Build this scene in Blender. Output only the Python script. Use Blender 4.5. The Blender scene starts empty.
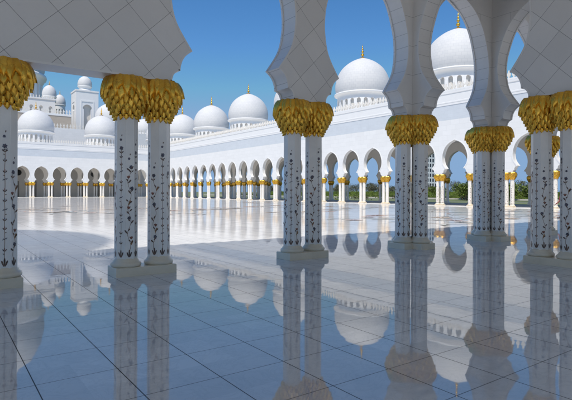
import bpy, bmesh, math, random
from math import sin, cos, pi, radians as R, sqrt, atan2
from mathutils import Vector, Matrix
from mathutils.geometry import tessellate_polygon
random.seed(7)
sc = bpy.context.scene
COL = sc.collection

# ------------------------------------------------------------------ materials
def newmat(name):
    m = bpy.data.materials.new(name); m.use_nodes = True
    nt = m.node_tree
    b = nt.nodes.get('Principled BSDF')
    return m, nt, b
def N(nt, t, **kw):
    n = nt.nodes.new(t)
    for k, v in kw.items():
        setattr(n, k, v)
    return n
def math_(nt, op, a, b=None, clamp=False):
    n = nt.nodes.new('ShaderNodeMath'); n.operation = op; n.use_clamp = clamp
    for i, x in enumerate((a, b)):
        if x is None: continue
        if isinstance(x, (int, float)): n.inputs[i].default_value = x
        else: nt.links.new(x, n.inputs[i])
    return n.outputs[0]
def mixc(nt, f, a, b):
    n = nt.nodes.new('ShaderNodeMix'); n.data_type = 'RGBA'
    for idx, x in ((0, f), (6, a), (7, b)):
        if isinstance(x, (int, float)): n.inputs[idx].default_value = x
        elif isinstance(x, tuple): n.inputs[idx].default_value = (*x, 1) if len(x) == 3 else x
        else: nt.links.new(x, n.inputs[idx])
    return n.outputs[2]
def noise(nt, vec, scale, detail=4, rough=.55, dist=0):
    n = nt.nodes.new('ShaderNodeTexNoise'); n.inputs['Scale'].default_value = scale
    n.inputs['Detail'].default_value = detail; n.inputs['Roughness'].default_value = rough
    n.inputs['Distortion'].default_value = dist
    if vec is not None: nt.links.new(vec, n.inputs['Vector'])
    return n.outputs['Fac']
def joint(nt, coord, period, width, offset=0.0):
    """1 in a thin joint line every period metres of coord, else 0"""
    c = math_(nt, 'ADD', coord, offset + 1000 * period)
    f = math_(nt, 'MODULO', c, period)
    f = math_(nt, 'SUBTRACT', f, period / 2)
    f = math_(nt, 'ABSOLUTE', f)
    return math_(nt, 'GREATER_THAN', f, period / 2 - width / 2)
def cellid(nt, coord, period, offset=0.0):
    c = math_(nt, 'ADD', coord, offset + 1000 * period)
    return math_(nt, 'FLOOR', math_(nt, 'DIVIDE', c, period))
def whiten(nt, x, y):
    n = nt.nodes.new('ShaderNodeTexWhiteNoise'); n.noise_dimensions = '2D'
    cm = nt.nodes.new('ShaderNodeCombineXYZ'); nt.links.new(x, cm.inputs[0]); nt.links.new(y, cm.inputs[1])
    nt.links.new(cm.outputs[0], n.inputs[0]); return n.outputs[0]
def ramp(nt, f, lo, hi):
    n = nt.nodes.new('ShaderNodeMapRange'); nt.links.new(f, n.inputs[0])
    n.inputs[1].default_value = lo; n.inputs[2].default_value = hi
    return n.outputs[0]

def marble_mat(name, base, mode, period=.66, jw=.012, dark=.35, rough=.35, vein=.06, tint=None, voff=0.0):
    """white stone cladding; mode picks which joints: diag / block / uv / none"""
    m, nt, b = newmat(name)
    geo = N(nt, 'ShaderNodeNewGeometry')
    sep = N(nt, 'ShaderNodeSeparateXYZ'); nt.links.new(geo.outputs['Position'], sep.inputs[0])
    x, y, z = sep.outputs
    h = math_(nt, 'ADD', x, y)
    nz = noise(nt, geo.outputs['Position'], 1.3, 6, .6, .6)
    nf = noise(nt, geo.outputs['Position'], 14, 3, .6)
    fac = ramp(nt, nz, .35, .75)
    t = tint or tuple(c * .86 for c in base)
    col = mixc(nt, math_(nt, 'MULTIPLY', fac, vein * 8 if vein * 8 < 1 else 1.0), base, t)
    if mode == 'diag':
        d1 = math_(nt, 'ADD', h, z); d2 = math_(nt, 'SUBTRACT', h, z)
        P = .81
        j = math_(nt, 'MAXIMUM', joint(nt, d1, P, jw * 1.41, -14.73), joint(nt, d2, P, jw * 1.41, -6.93))
        idn = whiten(nt, cellid(nt, d1, P, -14.73), cellid(nt, d2, P, -6.93))
        # the corner pier is clad in level courses instead
        near = math_(nt, 'MULTIPLY', math_(nt, 'GREATER_THAN', x, 9.9), math_(nt, 'GREATER_THAN', y, 7.6))
        jb = joint(nt, z, .82, jw)
        n_ = nt.nodes.new('ShaderNodeMix'); nt.links.new(near, n_.inputs[0]); nt.links.new(j, n_.inputs[2]); nt.links.new(jb, n_.inputs[3]); j = n_.outputs[0]
        n_ = nt.nodes.new('ShaderNodeMix'); nt.links.new(near, n_.inputs[0]); nt.links.new(idn, n_.inputs[2]); n_.inputs[3].default_value = .5; idn = n_.outputs[0]
    elif mode == 'block':
        row = cellid(nt, z, period)
        sh = math_(nt, 'ADD', h, math_(nt, 'MULTIPLY', row, period * .93))
        j = math_(nt, 'MAXIMUM', joint(nt, z, period, jw), joint(nt, sh, period * 2, jw))
        idn = whiten(nt, row, cellid(nt, sh, period * 2))
    elif mode == 'uv':
        uv = N(nt, 'ShaderNodeUVMap'); s2 = N(nt, 'ShaderNodeSeparateXYZ'); nt.links.new(uv.outputs[0], s2.inputs[0])
        j = joint(nt, s2.outputs[1], period, jw)
        idn = whiten(nt, cellid(nt, s2.outputs[1], period, period/2), s2.outputs[2])
    else:
        j = None; idn = None
    if idn is not None:
        col = mixc(nt, math_(nt, 'MULTIPLY', idn, .5 if mode == 'diag' else .22), col, tuple(c * .8 for c in base))
    col = mixc(nt, math_(nt, 'MULTIPLY', ramp(nt, nf, .55, .8), .12), col, tuple(c * .7 for c in base))
    if j is not None:
        col = mixc(nt, math_(nt, 'MULTIPLY', j, 1 - dark), col, tuple(c * .28 for c in base))
    nt.links.new(col, b.inputs['Base Color'])
    b.inputs['Roughness'].default_value = rough
    bp = N(nt, 'ShaderNodeBump'); bp.inputs['Strength'].default_value = .12; bp.inputs['Distance'].default_value = .01
    nt.links.new(nf, bp.inputs['Height']); nt.links.new(bp.outputs[0], b.inputs['Normal'])
    return m

NEARW = (.73, .71, .68)
M = {}
M['diag'] = marble_mat('clad_diagonal', NEARW, 'diag', .66, .0075, .0, .4)
M['block'] = marble_mat('clad_block', NEARW, 'block', .82, .008, .25, .4)
M['soffit'] = marble_mat('clad_voussoir', NEARW, 'uv', .36, .010, .3, .4)
M['plain'] = marble_mat('stone_plain', NEARW, 'none', rough=.4)
M['shaft'] = marble_mat('column_marble', (.87, .83, .765), 'none', rough=.25, vein=.08, tint=(.68, .655, .62))
M['base'] = marble_mat('base_marble', (.80, .70, .54), 'none', rough=.28, vein=.1, tint=(.66, .57, .43))
M['facade'] = marble_mat('facade_white', (.80, .80, .79), 'block', .6, .012, .7, .5, vein=.03)
M['facade_plain'] = marble_mat('facade_plain', (.80, .80, .79), 'none', rough=.5, vein=.03)
M['frieze'] = marble_mat('frieze_stone', (.62, .66, .70), 'block', .42, .01, .8, .5, vein=.05)
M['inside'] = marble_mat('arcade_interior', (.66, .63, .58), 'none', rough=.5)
M['beige'] = marble_mat('beige_wall', (.46, .40, .33), 'block', .5, .02, .7, .7)  # plain beige tone for the hall's upper wall
M['ceiling'] = marble_mat('ceiling_white', (.80, .79, .77), 'none', rough=.6)
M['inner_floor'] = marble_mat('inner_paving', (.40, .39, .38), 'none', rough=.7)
M['merlon'] = marble_mat('parapet_stone', (.80, .765, .70), 'none', rough=.5)
M['door'] = marble_mat('door_dark', (.24, .225, .20), 'none', rough=.4)

def dome_mat():
    m, nt, b = newmat('dome_marble')
    uv = N(nt, 'ShaderNodeUVMap'); s = N(nt, 'ShaderNodeSeparateXYZ'); nt.links.new(uv.outputs[0], s.inputs[0])
    row = cellid(nt, s.outputs[1], .42)
    sh = math_(nt, 'ADD', s.outputs[0], math_(nt, 'MULTIPLY', row, .5 / 40))
    j = math_(nt, 'MAXIMUM', joint(nt, s.outputs[1], .42, .02), joint(nt, sh, 1 / 40, .0010))
    w = whiten(nt, row, cellid(nt, sh, 1 / 40))
    c = mixc(nt, math_(nt, 'MULTIPLY', w, .5), (.64, .64, .635), (.57, .58, .59))
    c = mixc(nt, math_(nt, 'MULTIPLY', j, .55), c, (.42, .43, .46))
    nt.links.new(c, b.inputs['Base Color']); b.inputs['Roughness'].default_value = .65; b.inputs['Specular IOR Level'].default_value = .25
    return m
M['dome'] = dome_mat()

def gold_mat():
    m, nt, b = newmat('gilded_metal')
    g = N(nt, 'ShaderNodeNewGeometry')
    n1 = noise(nt, g.outputs['Position'], 9, 4); n2 = noise(nt, g.outputs['Position'], 60, 3)
    c = mixc(nt, ramp(nt, n1, .35, .7), (1.0, .62, .10), (.95, .50, .055))
    c = mixc(nt, math_(nt, 'MULTIPLY', g.outputs['Random Per Island'], .5), c, (.36, .17, .015))   # every leaf its own depth of gilding
    c = mixc(nt, math_(nt, 'MULTIPLY', ramp(nt, n2, .55, .75), .4), c, (.22, .10, .01))
    nt.links.new(c, b.inputs['Base Color'])
    b.inputs['Metallic'].default_value = .8
    rr = N(nt, 'ShaderNodeMapRange'); nt.links.new(n1, rr.inputs[0]); rr.inputs[3].default_value = .2; rr.inputs[4].default_value = .36
    nt.links.new(rr.outputs[0], b.inputs['Roughness'])
    bp = N(nt, 'ShaderNodeBump'); bp.inputs['Strength'].default_value = .18; bp.inputs['Distance'].default_value = .004
    nt.links.new(n2, bp.inputs['Height']); nt.links.new(bp.outputs[0], b.inputs['Normal'])
    return m
M['gold'] = gold_mat()
M['crevice_shade'] = marble_mat('painted_crevice_shade', (.10, .055, .015), 'none', rough=.5)  # dark capital core: shade between the leaves put into its colour
def flat(name, c, rough=.5, var=.25, scale=5):
    m, nt, b = newmat(name)
    g = N(nt, 'ShaderNodeNewGeometry')
    n1 = noise(nt, g.outputs['Position'], scale, 4)
    col = mixc(nt, ramp(nt, n1, .3, .7), tuple(x * (1 + var) for x in c), tuple(x * (1 - var) for x in c))
    nt.links.new(col, b.inputs['Base Color']); b.inputs['Roughness'].default_value = rough
    return m
M['stem'] = flat('inlay_stem', (.26, .15, .085), .3)
M['leafi'] = flat('inlay_leaf', (.13, .075, .05), .3, .5, 12)
M['amber'] = flat('inlay_amber', (.36, .19, .08), .3, .4, 12)
M['petal'] = flat('inlay_petal', (.085, .085, .115), .3, .5, 12)
M['brass'] = flat('inlay_red', (.26, .09, .05), .3)
M['hedge'] = flat('hedge_leaf', (.115, .16, .02), .6, .6, .5)
M['tree'] = flat('tree_leaf', (.095, .095, .050), .6, .4, 2)
M['palm'] = flat('palm_leaf', (.085, .095, .05), .6, .3, 2)
M['trunk'] = flat('trunk_bark', (.16, .12, .08), .9)
M['glass_and_opening'] = flat('dark_glass_and_opening', (.02, .022, .025), .15, .1)
M['skin'] = flat('skin', (.45, .28, .2), .5, .05)
M['red'] = flat('red_cloth', (.25, .05, .05), .8, .15)
M['dark'] = flat('dark_cloth', (.02, .02, .03), .8, .1)
M['hair'] = flat('hair', (.015, .012, .01), .6, .1)
M['metal'] = flat('painted_metal', (.6, .6, .6), .4, .05)
M['red_in'] = flat('floor_inlay_red', (.58, .40, .33), .2, .15, 2)
M['green_in'] = flat('floor_inlay_green', (.50, .52, .50), .2, .15, 2)
M['brown_in'] = flat('floor_inlay_brown', (.58, .46, .36), .2, .15, 2)

def floor_mat():
    m, nt, b = newmat('polished_marble_floor')
    geo = N(nt, 'ShaderNodeNewGeometry')
    sep = N(nt, 'ShaderNodeSeparateXYZ'); nt.links.new(geo.outputs['Position'], sep.inputs[0])
    x, y, z = sep.outputs
    PX, PY = .667, .71
    jx = joint(nt, x, PX, .009, PX/2 - 1.0); jy = joint(nt, y, PY, .009, PY/2 - 4.1)
    j = math_(nt, 'MAXIMUM', jx, math_(nt, 'MULTIPLY', jy, .8))
    idn = whiten(nt, cellid(nt, x, PX, -1.0), cellid(nt, y, PY, -4.1))
    n1 = noise(nt, geo.outputs['Position'], .9, 7, .62, 1.2)
    col = mixc(nt, ramp(nt, n1, .42, .7), (.80, .79, .775), (.66, .66, .66))
    col = mixc(nt, math_(nt, 'MULTIPLY', idn, .6), col, (.60, .60, .60))
    n4 = noise(nt, geo.outputs['Position'], 2.6, 9, .72, 2.2)
    vein = math_(nt, 'SUBTRACT', 1.0, math_(nt, 'MULTIPLY', math_(nt, 'ABSOLUTE', math_(nt, 'SUBTRACT', n4, .5)), 26.0), clamp=True)
    col = mixc(nt, math_(nt, 'MULTIPLY', vein, .22), col, (.42, .42, .44))
    col = mixc(nt, math_(nt, 'MULTIPLY', j, .92), col, (.045, .045, .045))
    # wobble of the reflection: each slab laid a hair out of level plus slow undulation
    n2 = noise(nt, geo.outputs['Position'], 2.2, 2, .5)
    bp = N(nt, 'ShaderNodeBump'); bp.inputs['Strength'].default_value = .22; bp.inputs['Distance'].default_value = .004
    hgt = math_(nt, 'ADD', n2, math_(nt, 'MULTIPLY', idn, .0))
    nt.links.new(hgt, bp.inputs['Height'])
    dif = N(nt, 'ShaderNodeBsdfDiffuse'); nt.links.new(col, dif.inputs[0])
    gl = N(nt, 'ShaderNodeBsdfGlossy')
    n3 = noise(nt, geo.outputs['Position'], 3.0, 4, .6)
    rr = N(nt, 'ShaderNodeMapRange'); nt.links.new(n3, rr.inputs[0]); rr.inputs[3].default_value = .0; rr.inputs[4].default_value = .045
    court = math_(nt, 'GREATER_THAN', y, 13.07)      # the open court is honed, not mirror polished
    nt.links.new(math_(nt, 'ADD', rr.outputs[0], math_(nt, 'MULTIPLY', court, .055)), gl.inputs['Roughness'])
    gl.inputs['Color'].default_value = (.93, .90, .845, 1)
    nt.links.new(bp.outputs[0], gl.inputs['Normal'])
    fr = N(nt, 'ShaderNodeFresnel'); fr.inputs[0].default_value = 2.1
    fac = math_(nt, 'MULTIPLY', math_(nt, 'ADD', math_(nt, 'MULTIPLY', fr.outputs[0], .60), .15), math_(nt, 'SUBTRACT', 1.0, math_(nt, 'MULTIPLY', j, .85)), clamp=True)
    mx = N(nt, 'ShaderNodeMixShader'); nt.links.new(fac, mx.inputs[0]); nt.links.new(dif.outputs[0], mx.inputs[1]); nt.links.new(gl.outputs[0], mx.inputs[2])
    out = [n for n in nt.nodes if n.type == 'OUTPUT_MATERIAL'][0]
    nt.links.new(mx.outputs[0], out.inputs[0])
    nt.nodes.remove(b)
    return m
M['floor'] = floor_mat()

# ------------------------------------------------------------------ mesh builder
class MB:
    def __init__(s): s.v = []; s.f = []; s.mi = []; s.sm = []; s.uv = []; s.mats = []
    def m(s, key):
        if key not in s.mats: s.mats.append(key)
        return s.mats.index(key)
    def face(s, pts, mat, smooth=False, uv=None):
        i0 = len(s.v); s.v += [tuple(p) for p in pts]; s.f.append(list(range(i0, i0 + len(pts))))
        s.mi.append(s.m(mat)); s.sm.append(smooth); s.uv.append(uv or [(0, 0)] * len(pts))
    def grid(s, rows, mat, smooth=True, closed=False, uvs=None):
        """rows: list of lists of points, sharing vertices"""
        i0 = len(s.v); n = len(rows[0])
        for r in rows: s.v += [tuple(p) for p in r]
        for a in range(len(rows) - 1):
            for b in range(n if closed else n - 1):
                c = (b + 1) % n
                s.f.append([i0 + a*n + b, i0 + a*n + c, i0 + (a+1)*n + c, i0 + (a+1)*n + b])
                s.mi.append(s.m(mat)); s.sm.append(smooth)
                if uvs:
                    u0, u1 = b / n, (b + 1) / n
                    s.uv.append([(u0, uvs[a]), (u1, uvs[a]), (u1, uvs[a+1]), (u0, uvs[a+1])])
                else: s.uv.append([(0, 0)] * 4)
    def box(s, x0, x1, y0, y1, z0, z1, mat):
        P = [(x0,y0,z0),(x1,y0,z0),(x1,y1,z0),(x0,y1,z0),(x0,y0,z1),(x1,y0,z1),(x1,y1,z1),(x0,y1,z1)]
        for q in ((0,3,2,1),(4,5,6,7),(0,1,5,4),(1,2,6,5),(2,3,7,6),(3,0,4,7)):
            s.face([P[i] for i in q], mat)
    def lathe(s, prof, n, mat, cx=0, cy=0, smooth=True, a0=0, arc=None):
        rows = []; uv = []; L = 0
        for k, (r, z) in enumerate(prof):
            if k: L += sqrt((r - prof[k-1][0])**2 + (z - prof[k-1][1])**2)
            uv.append(L)
            rows.append([(cx + r*cos(a0 + 2*pi*i/n), cy + r*sin(a0 + 2*pi*i/n), z) for i in range(n)])
        s.grid(rows, mat, smooth, True, uv)
    def prism(s, poly, z0, z1, mat):
        n = len(poly)
        for i in range(n):
            a, b = poly[i], poly[(i+1) % n]
            s.face([(a[0],a[1],z0),(b[0],b[1],z0),(b[0],b[1],z1),(a[0],a[1],z1)], mat)
        s.face([(p[0],p[1],z1) for p in poly], mat); s.face([(p[0],p[1],z0) for p in reversed(poly)], mat)
    def mesh(s, name):
        me = bpy.data.meshes.new(name); me.from_pydata(s.v, [], s.f)
        for k in s.mats: me.materials.append(M[k])
        me.polygons.foreach_set('material_index', s.mi); me.polygons.foreach_set('use_smooth', s.sm)
        ul = me.uv_layers.new(name='UVMap'); flat_ = [c for f in s.uv for p in f for c in p]
        ul.data.foreach_set('uv', flat_); me.update()
        return me
    def build(s, name, parent=None, loc=(0,0,0), rz=0):
        return link(name, s.mesh(name), parent, loc, rz)
def link(name, me, parent=None, loc=(0,0,0), rz=0):
    o = bpy.data.objects.new(name, me); COL.objects.link(o)
    o.parent = parent; o.location = loc; o.rotation_euler = (0, 0, rz)
    return o
def thing(name, label, cat, loc=(0,0,0), rz=0, group=None):
    o = bpy.data.objects.new(name, None); COL.objects.link(o); o.location = loc; o.rotation_euler = (0,0,rz)
    o.empty_display_size = .3
    tag(o, label, cat, group); return o
def tag(o, label, cat, group=None, kind=None):
    if label: o['label'] = label
    if cat: o['category'] = cat
    if group: o['group'] = group
    if kind: o['kind'] = kind
    return o

# ------------------------------------------------------------------ arch outline
H0 = 3.76
def crom(P, n=6):
    out = []
    for i in range(len(P) - 1):
        p0 = P[max(i-1, 0)]; p1 = P[i]; p2 = P[i+1]; p3 = P[min(i+2, len(P)-1)]
        for k in range(n):
            t = k / n
            out.append(tuple(.5*((2*p1[a]) + (-p0[a]+p2[a])*t + (2*p0[a]-5*p1[a]+4*p2[a]-p3[a])*t*t + (-p0[a]+3*p1[a]-3*p2[a]+p3[a])*t**3) for a in (0, 1)))
    out.append(P[-1]); return out
def arch_segments(bay, q=6, inset=0.0):
    """half outline from the capital up to the apex as (distance from pier centre, z), in smooth segments"""
    w = bay / 2; k = w / 1.985
    hb, lo = .487, .69
    seg1 = crom([(hb, H0), (.492, 3.83), (.520, 3.91), (.575, 3.975), (.660, 4.01)], max(2, q//2))
    seg2 = crom([(.660, 4.01), (.672, 4.11), (.712, 4.23), (.790, 4.34), (.92, 4.44)], max(2, q//2))
    big = [(1.065,4.44),(1.40,4.95),(1.515,5.4),(1.53,5.8),(1.455,6.25),(1.19,6.92),(.72,7.43),(0,7.80)]
    seg3 = [(w - h*k, z) for h, z in crom(big, q)]
    seg2[-1] = (seg3[0][0], 4.44)
    segs = [seg1, seg2, seg3]
    if inset:
        segs = [[(min(d + inset, w), z if z <= H0 else z - (inset if d > w*.75 else 0)) for d, z in s_] for s_ in segs]
    return segs

def wall(mb, cells, ztop, th, mats, P, q=6, lip=.025, start=0.0, ends=True, trim=0.0):
    """P(u, t, z) maps run, depth, height to the world. cells: ('arch', w) | ('solid', w) | ('half', w)"""
    fm, bm, im, um = mats        # front, back, intrados, underside/top
    u = 0.0
    depth = [(0, th - .06, 0.0), (th - .06, th, lip)] if lip else [(0, th, 0)]
    total = sum(c[1] for c in cells)
    for ci, cell in enumerate(cells):
        kind, w = cell
        s0 = start if ci == 0 else 0.0
        for (t0, t1, ins) in depth:
            if kind == 'solid':
                lo = u + s0
                outline = [(lo, H0), (u + w, H0), (u + w, ztop), (lo, ztop)]
                path = None
                mb.face([P(lo,t0,H0), P(u+w,t0,H0), P(u+w,t1,H0), P(lo,t1,H0)], um)
                rises = []
            else:
                segs = arch_segments(w, q, ins)
                left = [[(u + d, z) for d, z in s_] for s_ in segs]
                right = [[(u + w - d, z) for d, z in reversed(s_)] for s_ in reversed(segs)]
                path = left + right
                flatp = [p for s_ in path for p in s_]
                cl = [flatp[0]]
                for p in flatp[1:]:
                    if abs(p[0]-cl[-1][0]) + abs(p[1]-cl[-1][1]) > 1e-5: cl.append(p)
                outline = [(u + s0, H0)] + cl + [(u + w, H0), (u + w, ztop), (u + s0, ztop)]
                L = .12
                for s_ in path:
                    rows = [[P(p[0], t0, p[1]), P(p[0], t1, p[1])] for p in s_]
                    i0 = len(mb.v)
                    for r_ in rows: mb.v += [tuple(x) for x in r_]
                    for a in range(len(rows)-1):
                        dl = sqrt((s_[a+1][0]-s_[a][0])**2 + (s_[a+1][1]-s_[a][1])**2)
                        mb.f.append([i0+2*a, i0+2*a+1, i0+2*a+3, i0+2*a+2]); mb.mi.append(mb.m(im)); mb.sm.append(True)
                        mb.uv.append([(0, L), (1, L), (1, L+dl), (0, L+dl)]); L += dl
                a0, a1 = cl[0][0], cl[-1][0]
                mb.face([P(u+s0,t0,H0), P(a0,t0,H0), P(a0,t1,H0), P(u+s0,t1,H0)], um)
                mb.face([P(a1,t0,H0), P(u+w,t0,H0), P(u+w,t1,H0), P(a1,t1,H0)], um)
            tris = tessellate_polygon([[Vector((p[0], p[1], 0)) for p in outline]])
            for t, mk in ((t0, fm), (t1, bm)):
                i0 = len(mb.v); mb.v += [tuple(P(p[0], t, p[1])) for p in outline]
                for tr in tris:
                    mb.f.append([i0 + k for k in tr]); mb.mi.append(mb.m(mk)); mb.sm.append(False); mb.uv.append([(0,0)]*3)
        if trim:
            runs = [[(u + s0, H0), (u + w, H0)]] if kind == 'solid' else []
            if kind != 'solid':
                sg = arch_segments(w, q)
                runs = [[(u + d, z) for d, z in (s_ if i_ else s_[1:])] for i_, s_ in enumerate(sg)] + [[(u + w - d, z) for d, z in reversed(s_ if i_ else s_[1:])] for i_, s_ in reversed(list(enumerate(sg)))]
                runs += [[(u + s0, H0), (u + .487, H0)], [(u + w - .487, H0), (u + w, H0)]]
            for ri_, rn in enumerate(runs):
                inn, out = [], []
                left_ = kind != 'solid' and ri_ < 3; right_ = kind != 'solid' and 3 <= ri_ < 6
                n_ = len(rn)
                for i_, p in enumerate(rn):
                    a_, b_ = rn[max(i_-1, 0)], rn[min(i_+1, n_-1)]
                    dx, dz = b_[0]-a_[0], b_[1]-a_[1]; L_ = sqrt(dx*dx+dz*dz) or 1
                    inn.append(p); out.append((p[0] - dz/L_*trim, p[1] + dx/L_*trim))
                if left_:
                    if ri_ > 0: out[0] = (rn[0][0]-trim, rn[0][1]+.004)
                    if ri_ < 2: out[-1] = (rn[-1][0]-trim, rn[-1][1]+.004)
                if right_:
                    if ri_ > 3: out[0] = (rn[0][0]+trim, rn[0][1]+.004)
                    if ri_ < 5: out[-1] = (rn[-1][0]+trim, rn[-1][1]+.004)
                e = .007
                for i_ in range(n_-1):
                    a_, b_, c_, d_ = inn[i_], inn[i_+1], out[i_+1], out[i_]
                    mb.face([P(a_[0],-e,a_[1]), P(b_[0],-e,b_[1]), P(c_[0],-e,c_[1]), P(d_[0],-e,d_[1])], 'plain')
                    mb.face([P(d_[0],-e,d_[1]), P(c_[0],-e,c_[1]), P(c_[0],0,c_[1]), P(d_[0],0,d_[1])], 'plain')
                    mb.face([P(a_[0],-e,a_[1]), P(b_[0],-e,b_[1]), P(b_[0],0,b_[1]), P(a_[0],0,a_[1])], 'plain')
        u += w
    if ends:
        for uu in (start, total):
            mb.face([P(uu,0,H0), P(uu,th,H0), P(uu,th,ztop), P(uu,0,ztop)], um)
    mb.face([P(start,0,ztop), P(total,0,ztop), P(total,th,ztop), P(start,th,ztop)], um)

# ------------------------------------------------------------------ column
OCT = .212                    # across corners
def shaft_mesh():
    mb = MB()
    a0 = pi/8
    r = OCT
    # attic base on the plinth
    prof = [(.20,.16),(.255,.162),(.276,.178),(.286,.205),(.280,.232),(.262,.252),(.243,.262),(.236,.285),(.226,.30),(.214,.312),(.2,.33)]
    mb.lathe(prof, 28, 'base')
    c = r*.93
    rows = [[(rr*cos(a0 + 2*pi*i/8), rr*sin(a0+2*pi*i/8), z) for i in range(8)] for rr, z in ((r, .318), (r*.985, 3.02))]
    mb.grid(rows, 'shaft', False, True)
    # thin raised fillet up every corner of the shaft
    for i in range(8):
        a = a0 + 2*pi*i/8; t = Vector((-sin(a), cos(a), 0)); n = Vector((cos(a), sin(a), 0))
        q = [n*(r+.0035) , n*(r-.004) + t*.011, n*(r-.004) - t*.011]
        for k in range(3):
            p1, p2 = q[k], q[(k+1)%3]
            mb.face([(p1.x,p1.y,.33),(p2.x,p2.y,.33),(p2.x*.985,p2.y*.985,3.0),(p1.x*.985,p1.y*.985,3.0)], 'shaft')
    return mb.mesh('column_shaft')

def inlay_mesh(seed):
    """flower vines let into the eight faces, a hair proud of the marble"""
    mb = MB(); rnd = random.Random(seed)
    for i in range(8):
        a = 2*pi*i/8; n = Vector((cos(a), sin(a), 0)); t = Vector((-sin(a), cos(a), 0))
        def P(s, z, d=.0015):
            k = 1 - .015*(z-.318)/2.7
            p = n*(OCT*cos(pi/8)*k + d) + t*s; return (p.x, p.y, z)
        top = (2.12 if i % 2 else 2.52) + rnd.uniform(-.08, .08)
        style = (i + seed) % 2
        amp = .003 if style else rnd.uniform(.024, .036); ph = rnd.uniform(0, 6)
        per = rnd.uniform(.36, .62)
        fx = lambda z: amp*sin(2*pi*z/per + ph)*(1 if z > .6 else (z-.35)/.25)
        zs = [.36 + (top-.36-.12)*k/60 for k in range(61)]
        for za, zb in zip(zs, zs[1:]):
            w = .0042
            mb.face([P(fx(za)-w, za), P(fx(za)+w, za), P(fx(zb)+w, zb), P(fx(zb)-w, zb)], 'stem')
        def blob(cx, cz, ang, ln, wd, mat, d=.003):
            ca, sa = cos(ang), sin(ang); pts = []
            for k in range(10):
                th = 2*pi*k/10; px = ln*.5*(1+cos(th)) ; py = wd*.5*sin(th)*(1.0 + .35*cos(th))
                pts.append(P(cx + px*sa + py*ca, cz + px*ca - py*sa, d))
            mb.face(pts, mat)
        def rosette(cx, cz, r, mat):
            for k in range(6):
                blob(cx, cz, 2*pi*k/6 + .3, r, r*.62, mat, .0028)
            blob(cx, cz - r*.15, 0, r*.34, r*.34, 'brass', .0042)
        # root: tulip bulb
        for sg in (-1, 0, 1):
            blob(sg*.008, .35, sg*.34, .11 if sg else .15, .026, 'leafi')
        z = .60; k = rnd.randint(0, 1)
        while style and z < top - .2:
            # stacked tulips and open lozenge flowers on a straight stem
            if k % 3 == 2:
                for q_ in range(4): blob(fx(z) + .014*cos(q_*pi/2), z + .04 + .014*sin(q_*pi/2), pi/4 + q_*pi/2, .030, .012, 'petal')
            else:
                for sg in (-1, 1): blob(sg*.004, z, sg*.55, .048, .016, 'leafi')
                blob(0, z + .012, 0, .052, .014, 'brass' if k % 2 else 'petal')
            if k % 2: blob(0, z - .05, rnd.choice((-1, 1))*1.0, .034, .012, 'leafi')
            z += rnd.uniform(.135, .19); k += 1
        while z < top - .22:
            s_ = 1 if k % 2 else -1
            x0 = fx(z)
            if k % 4 == 1: blob(x0, z - .03, s_*rnd.uniform(.3, .5), .11, .034, 'amber')
            blob(x0, z, s_*rnd.uniform(.5, 1.0), rnd.uniform(.065, .10), .028, 'leafi')
            blob(x0, z + .045, -s_*rnd.uniform(.5, .9), rnd.uniform(.05, .075), .024, 'leafi')
            if k % 3 == 0:
                xx = max(-.045, min(.045, x0 - s_*.03)); rosette(xx, z + .11, rnd.uniform(.034, .046), 'petal')
            elif k % 3 == 1 :
                for sg in (-1, 0, 1): blob(x0 + s_*.01, z + .09, sg*.5, .062, .020, 'brass')
            z += rnd.uniform(.18, .23); k += 1
        # tip: hanging bud and small scattered flowers above
        rosette(fx(top-.15), top-.14, .040, 'petal')
        for sg in (-1, 1): blob(fx(top-.2), top-.24, sg*.8, .06, .02, 'leafi')
        rosette(-.01, top+.02, .026, 'petal')
        blob(.006, top+.08, .2, .04, .018, 'leafi')
    return mb.mesh('flower_inlay')

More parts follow.
